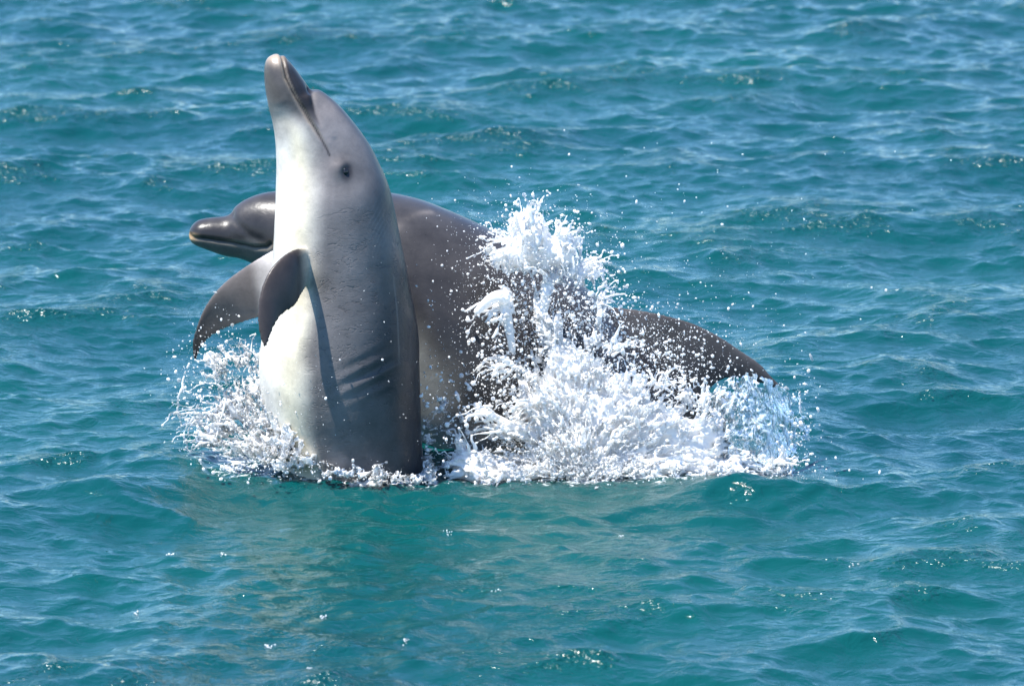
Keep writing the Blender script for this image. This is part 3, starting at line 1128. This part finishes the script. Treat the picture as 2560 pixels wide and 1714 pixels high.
# --- the big splash over the rear dolphin's tail stock
SY = 0.10
big = [  # u, v, su, sv, Y, sY, weight
    (1210, 535, 40, 30, .22, .05, .92), (1170, 585, 44, 22, .2, .05, .86), (1275, 575, 44, 32, .22, .05, .88),
    (1330, 622, 36, 20, .22, .04, .74), (1215, 505, 24, 14, .22, .03, .7),
    (1245, 690, 14, 42, .17, .03, .75), (1262, 760, 20, 42, .15, .03, .74), (1150, 690, 9, 30, .15, .02, .55),
    (1165, 740, 9, 48, .14, .02, .55), (1370, 700, 14, 40, .17, .03, .5), (1350, 775, 30, 12, .15, .025, .42),
    (1300, 850, 50, 45, .12, .05, .85), (1250, 930, 50, 45, .08, .055, .8), (1370, 930, 70, 40, .08, .06, .9),
    (1330, 1010, 105, 38, .04, .07, .85), (1480, 980, 60, 42, .08, .05, .75), (1560, 1030, 58, 42, .05, .05, .88), (1610, 1010, 26, 50, .06, .04, .7),
    (1195, 880, 18, 40, .1, .025, .42), (1430, 865, 42, 30, .12, .03, .42), (1560, 900, 16, 50, .12, .025, .4),
    (1420, 1068, 170, 22, 0.0, .06, .85), (1690, 1070, 60, 22, 0.0, .045, .6),
    (1080, 1072, 42, 22, -.02, .05, .85), (1150, 1088, 60, 18, -.03, .05, .85), (1060, 1042, 28, 12, 0, .035, .6),
    (1170, 985, 30, 12, .02, .02, .6)]
lp1, lr1 = ligaments([(1205, 510, .2), (1160, 560, .2), (1290, 540, .2), (1340, 610, .2), (1370, 690, .17), (1220, 500, .2)],
                     [(-.1, 0, 1), (-1, -.2, .5), (.6, 0, .9), (1, 0, .6), (1, -.1, .5), (0, 0, 1)], 70, 0.13, 11, 0.006)
lp2, lr2 = ligaments([(1160, 700, .15), (1170, 830, .1), (1150, 980, .0), (1120, 950, .0), (1200, 930, .05), (1060, 1030, -.03)],
                     [(-1, -.3, .1), (-1, -.3, .1), (-1, -.2, .5), (-1, -.3, .6), (-1, -.4, .2), (-.3, 0, 1)], 75, 0.13, 12, 0.0075)
lp3, lr3 = ligaments([(1400, 800, .1), (1500, 880, .1), (1600, 930, .1), (1450, 960, .05), (1780, 1060, 0.0)],
                     [(.5, -.2, .9), (.3, -.2, .9), (.1, -.3, 1), (-.1, -.6, .7), (.8, -.2, .6)], 80, 0.12, 13, 0.006)
# the thick finger reaching left out of the curtain
t = np.linspace(0, 1, 90)[:, None]
fing = np.vstack([P(1092 + 60 * t[:, 0], 712 - 34 * np.sin(t[:, 0] * 1.9), .1), P(1150 + 22 * t[:, 0], 680 + 120 * t[:, 0] ** 1.2, .12)])
frad = np.concatenate([0.011 + 0.010 * t[:, 0], 0.020 - 0.010 * t[:, 0]])
fing2 = P(1088 + 130 * t[:, 0], 925 + 75 * t[:, 0] ** .9, .02)
frad2 = 0.008 + 0.010 * t[:, 0]
water_mass('splash', big, (np.vstack([lp1, lp2, lp3, fing, fing2]), np.concatenate([lr1, lr2, lr3, frad, frad2])),
           0.0034, 44, M_FROTH, 'tall white splash bursting over the back of the rear dolphin', 0, core=.60, src=(1330, 1110, .0))

# --- splash against the belly of the upright dolphin
left = [(560, 925, 38, 40, .10, .04, .5), (625, 950, 32, 50, -.02, .04, .66), (520, 975, 36, 28, .06, .045, .5),
        (605, 1025, 60, 20, -.05, .05, .74), (690, 1052, 42, 17, -.17, .04, .82), (660, 1000, 34, 34, -.13, .04, .72),
        (490, 850, 24, 36, .16, .03, .42), (545, 810, 28, 26, .2, .03, .42), (478, 1000, 22, 15, .03, .035, .45),
        (597, 870, 22, 46, .05, .03, .6), (980, 1015, 12, 45, .05, .025, .5), (1010, 940, 20, 40, .12, .04, .3)]
arc = np.linspace(0, 1, 260)
ap = P(447 - 38 * np.sin(arc * 2.6), 800 + 215 * arc, .12 + .02 * np.sin(arc * 9)) + 0.006 * np.stack([vnoise(np.stack([arc * 20, arc * 0 + k, arc], 1), 1) for k in (0, 3, 6)], 1)
am = vnoise(np.stack([arc * 34, arc * 0, arc * 0], 1), 2) > -0.15
lp4, lr4 = ligaments([(500, 860, .15), (560, 830, .2), (520, 930, .1), (470, 960, .1), (600, 880, .15), (480, 1010, .05)],
                     [(-.8, 0, .7), (-.3, 0, 1), (-1, -.2, .4), (-1, -.2, .5), (-.4, -.3, 1), (-1, -.2, .2)], 110, 0.12, 14, 0.0045)
water_mass('splash', left, (np.vstack([ap[am], lp4]), np.concatenate([np.full(am.sum(), .0034), lr4])), 0.0033, 46, M_CLEAR,
           'glassy splash thrown up left of the upright dolphin, under its flippers', 1, core=.74, src=(690, 1090, .05))

# --- collar of broken water round the upright dolphin
lp5, lr5 = ligaments([(862, 1085, -.24), (872, 1092, -.24), (940, 1095, -.2), (800, 1078, -.24)],
                     [(0, -.1, 1), (-.5, 0, .9), (.3, 0, .9), (-.3, 0, 1)], 22, 0.05, 15, 0.0045, 1.6)
col_specs = [(835 + 150 * math.cos(a_), 1085 + 22 * math.sin(a_) * 1, 16, 7, -0.01 - 0.2 * math.sin(a_), .02, .6 + .2 * math.sin(5 * a_))
             for a_ in np.linspace(0.0, 2 * math.pi, 26, endpoint=False)]
col_specs += [(u_, v_, su_, sv_, Y_, .022, w_) for u_, v_, su_, sv_, Y_, w_ in [
    (745, 1072, 18, 12, -.22, .75), (780, 1080, 22, 7, -.24, .62), (830, 1084, 22, 6, -.25, .6), (866, 1078, 10, 15, -.26, .66),
    (900, 1092, 26, 7, -.25, .66), (950, 1097, 22, 8, -.22, .7), (985, 1085, 12, 20, -.12, .62), (975, 1040, 6, 30, -.08, .45)]]
water_mass('splash', col_specs, (lp5, lr5), 0.0030, 44, M_CLEAR,
           'ring of broken water where the upright dolphin meets the sea', 2, core=.7, stretch=(1, 1, 1))


# --- glassy dome of water flung off behind the dorsal fin
def dome():
    nu, nv = 190, 170
    a = np.linspace(0, 1, nu)
    b = np.linspace(0, 1, nv)
    A, B = np.meshgrid(a, b)
    topu, topv = 1608 + 228 * A, 925 - 64 * np.sin(math.pi * np.clip(A * 1.15, 0, 1)) ** .8 - 22 * A
    botu, botv = 1575 + 250 * A, 1120 - 4 * A
    u = topu + (botu - topu) * B + 20 * A * np.sin(math.pi * B)
    v = topv + (botv - topv) * B
    Yd = 0.22 - 0.14 * np.sin(math.pi * A) - 0.12 * B
    V = P(u, v, Yd).reshape(-1, 3)
    uvn = np.stack([A.ravel() * 9 + B.ravel() * 3, B.ravel() * 7 - A.ravel() * 3, A.ravel() * 0], 1)
    V[:, 1] += 0.018 * fbm(uvn * .8, 1, 4)
    V[:, 0] += 0.008 * fbm(uvn * 1.6, 2, 3)
    rim = np.minimum(B.ravel() / .12, (1 - A.ravel()) / .18)
    rag = fbm(uvn * 2.3, 3, 3)
    keep = (rim + 1.0 * rag > 0.1) & (1 - np.abs(vnoise(uvn * 1.7, 1)) > 0.12)
    Vf = V - np.array([0, 0.002, 0]) * (1.0 + 1.2 * rag[:, None])
    Vb = V + np.array([0, 0.002, 0])
    i = np.arange(nu * nv).reshape(nv, nu)
    Q = np.stack([i[:-1, :-1], i[:-1, 1:], i[1:, 1:], i[1:, :-1]], -1).reshape(-1, 4)
    Q = Q[keep[Q].all(1)]
    n = nu * nv
    e = {}
    for k in range(4):
        for x, y in zip(Q[:, k], Q[:, (k + 1) % 4]):
            e[(x, y)] = 1
    side = [(x, y) for (x, y) in e if (y, x) not in e]
    sd = np.array([(y, x, x + n, y + n) for x, y in side])
    Fc = np.vstack([Q, Q[:, ::-1] + n, sd])
    o = mesh_obj('water_sheet', np.vstack([Vf, Vb]), Fc, M_SHEET)
    tag(o, 'rounded transparent blue sheet of water hanging below the tip of the dorsal fin', 'water sheet', kind='stuff')


M_SHEET, t_, b_, o_ = new_mat('water_sheet')
g_ = node(t_, 'ShaderNodeBsdfGlass')
g_.inputs['IOR'].default_value = 1.33
g_.inputs['Roughness'].default_value = 0.03
d_ = node(t_, 'ShaderNodeBsdfPrincipled')
d_.inputs['Base Color'].default_value = (0.74, 0.86, 0.93, 1)
d_.inputs['Roughness'].default_value = 0.15
mx_ = node(t_, 'ShaderNodeMixShader')
tc_ = node(t_, 'ShaderNodeTexCoord')
mp_ = node(t_, 'ShaderNodeMapping')
mp_.inputs['Rotation'].default_value = (0, 0.6, 0)
mp_.inputs['Scale'].default_value = (1, 1, 0.5)
t_.links.new(tc_.outputs['Object'], mp_.inputs[0])
n_ = node(t_, 'ShaderNodeTexNoise')
n_.inputs['Scale'].default_value = 34
n_.inputs['Detail'].default_value = 5
n_.inputs['Distortion'].default_value = 1.5
t_.links.new(mp_.outputs[0], n_.inputs['Vector'])
mr_ = node(t_, 'ShaderNodeMapRange')
mr_.inputs['From Min'].default_value = 0.47
mr_.inputs['From Max'].default_value = 0.60
mr_.inputs['To Min'].default_value = 0.05
mr_.inputs['To Max'].default_value = 0.78
t_.links.new(n_.outputs['Fac'], mr_.inputs[0])
bu_ = node(t_, 'ShaderNodeBump')
bu_.inputs['Distance'].default_value = 0.02
t_.links.new(n_.outputs['Fac'], bu_.inputs['Height'])
t_.links.new(bu_.outputs[0], g_.inputs['Normal'])
t_.links.new(bu_.outputs[0], d_.inputs['Normal'])
t_.links.new(mr_.outputs[0], mx_.inputs[0])
t_.links.new(g_.outputs[0], mx_.inputs[1])
t_.links.new(d_.outputs[0], mx_.inputs[2])
t_.links.new(mx_.outputs[0], o_.inputs[0])
dome()

# lacy filigree along the outer rim of the sheet
rimc = [(1828, 960, 7, 50, .06, .012, .42), (1805, 1040, 14, 32, .03, .02, .5), (1750, 1090, 40, 12, .0, .03, .55),
        (1640, 1040, 12, 36, .06, .012, .4), (1785, 888, 26, 4, .1, .01, .4)]
water_mass('splash', rimc, None, 0.0036, 34, M_CLEAR,
           'filigree of water strings on the outer rim of the blue sheet, far right of the splash', 3, core=.8, stretch=(1, 1, .5))

# --- loose spray
sp = []
def cloud(u, v, su, sv, Y, sY, n, rmean):
    a = rng.normal(0, 1, (n, 3))
    p = P(u + su * a[:, 0], v + sv * a[:, 1], Y + sY * a[:, 2])
    r = np.clip(.46 * rmean * np.exp(rng.normal(0, .8, n)), .0006, .0052)
    sp.append((p, r))
cloud(1180, 620, 90, 90, .12, .08, 900, .0017)
cloud(1200, 760, 70, 110, .05, .08, 900, .0020)
cloud(1080, 780, 90, 130, .0, .12, 330, .0015)
cloud(1210, 520, 70, 40, .2, .08, 450, .0022)
cloud(1340, 620, 60, 60, .18, .08, 420, .0022)
cloud(1300, 740, 60, 80, .05, .06, 700, .0022)
cloud(1450, 800, 110, 60, .1, .1, 600, .0018)
cloud(1480, 860, 70, 60, -.02, .06, 900, .0024)
cloud(1560, 760, 160, 90, .2, .2, 330, .0016)
cloud(1600, 880, 70, 60, .0, .08, 450, .0022)
cloud(1180, 900, 60, 70, .0, .06, 600, .0026)
cloud(1600, 560, 230, 120, .5, .5, 160, .0018)
cloud(1200, 700, 55, 70, .16, .03, 1100, .0017)
cloud(1330, 730, 60, 50, .16, .03, 1200, .0019)
cloud(1470, 800, 80, 45, .3, .05, 900, .0015)
cloud(1150, 860, 45, 90, .12, .04, 900, .0019)
cloud(1270, 1020, 50, 30, -.05, .04, 350, .0026)
cloud(520, 900, 60, 80, .1, .1, 700, .0020)
cloud(480, 790, 50, 40, .1, .1, 160, .0018)
cloud(430, 930, 16, 70, .1, .05, 160, .0018)
cloud(640, 940, 70, 90, -.25, .05, 160, .0015)
cloud(850, 850, 70, 170, -.27, .04, 45, .0011)
cloud(1000, 960, 45, 70, .0, .06, 350, .0022)
cloud(1830, 970, 25, 70, .05, .06, 220, .0022)
cloud(1790, 1090, 60, 25, -.08, .06, 260, .0024)
cloud(1500, 1090, 200, 20, -.14, .04, 500, .0026)
cloud(620, 1060, 80, 20, -.2, .05, 350, .0024)
cloud(850, 1090, 70, 9, -.26, .03, 160, .0022)
p_ = np.vstack([a for a, b in sp])
r_ = np.concatenate([b for a, b in sp])
ok = p_[:, 2] > 0.0
drops('spray_droplets', p_[ok], r_[ok], M_DROP, 'fine white water droplets flying around both dolphins')
# larger drops with wobbly shapes, fused from three balls each

# --- little flecks of froth drifting on the near water
fl = [(1416, 1213), (930, 1478), (700, 1535), (862, 1442), (610, 1478), (1385, 1075), (1020, 1210), (1030, 1213), (300, 1387), (740, 1405), (505, 1265),
      (1950, 1300), (1130, 1360), (395, 1240), (1620, 1240)]
fp_, fr_ = [], []
for u_, v_ in fl:
    c_ = CAMP + (P(u_, v_, 0.) - CAMP) * (CAM_H / (CAM_H - P(u_, v_, 0.)[2]))
    for k_ in range(int(rng.integers(4, 12))):
        fp_.append([c_[0] + rng.normal(0, .007), c_[1] + rng.normal(0, .012), 0])
        fr_.append(rng.uniform(.0010, .0026))
fp_ = np.array(fp_)
dx_, dy_, dz_ = wave_height(fp_[:, 0], fp_[:, 1])
fp_ = np.stack([fp_[:, 0] + dx_, fp_[:, 1] + dy_, dz_ + local_z(fp_[:, 0], fp_[:, 1]) + .001], 1)
fo_ = drops('foam_flecks', fp_, np.array(fr_), M_DROP, 'small white flecks of foam floating on the near water')
fo_['category'] = 'foam'
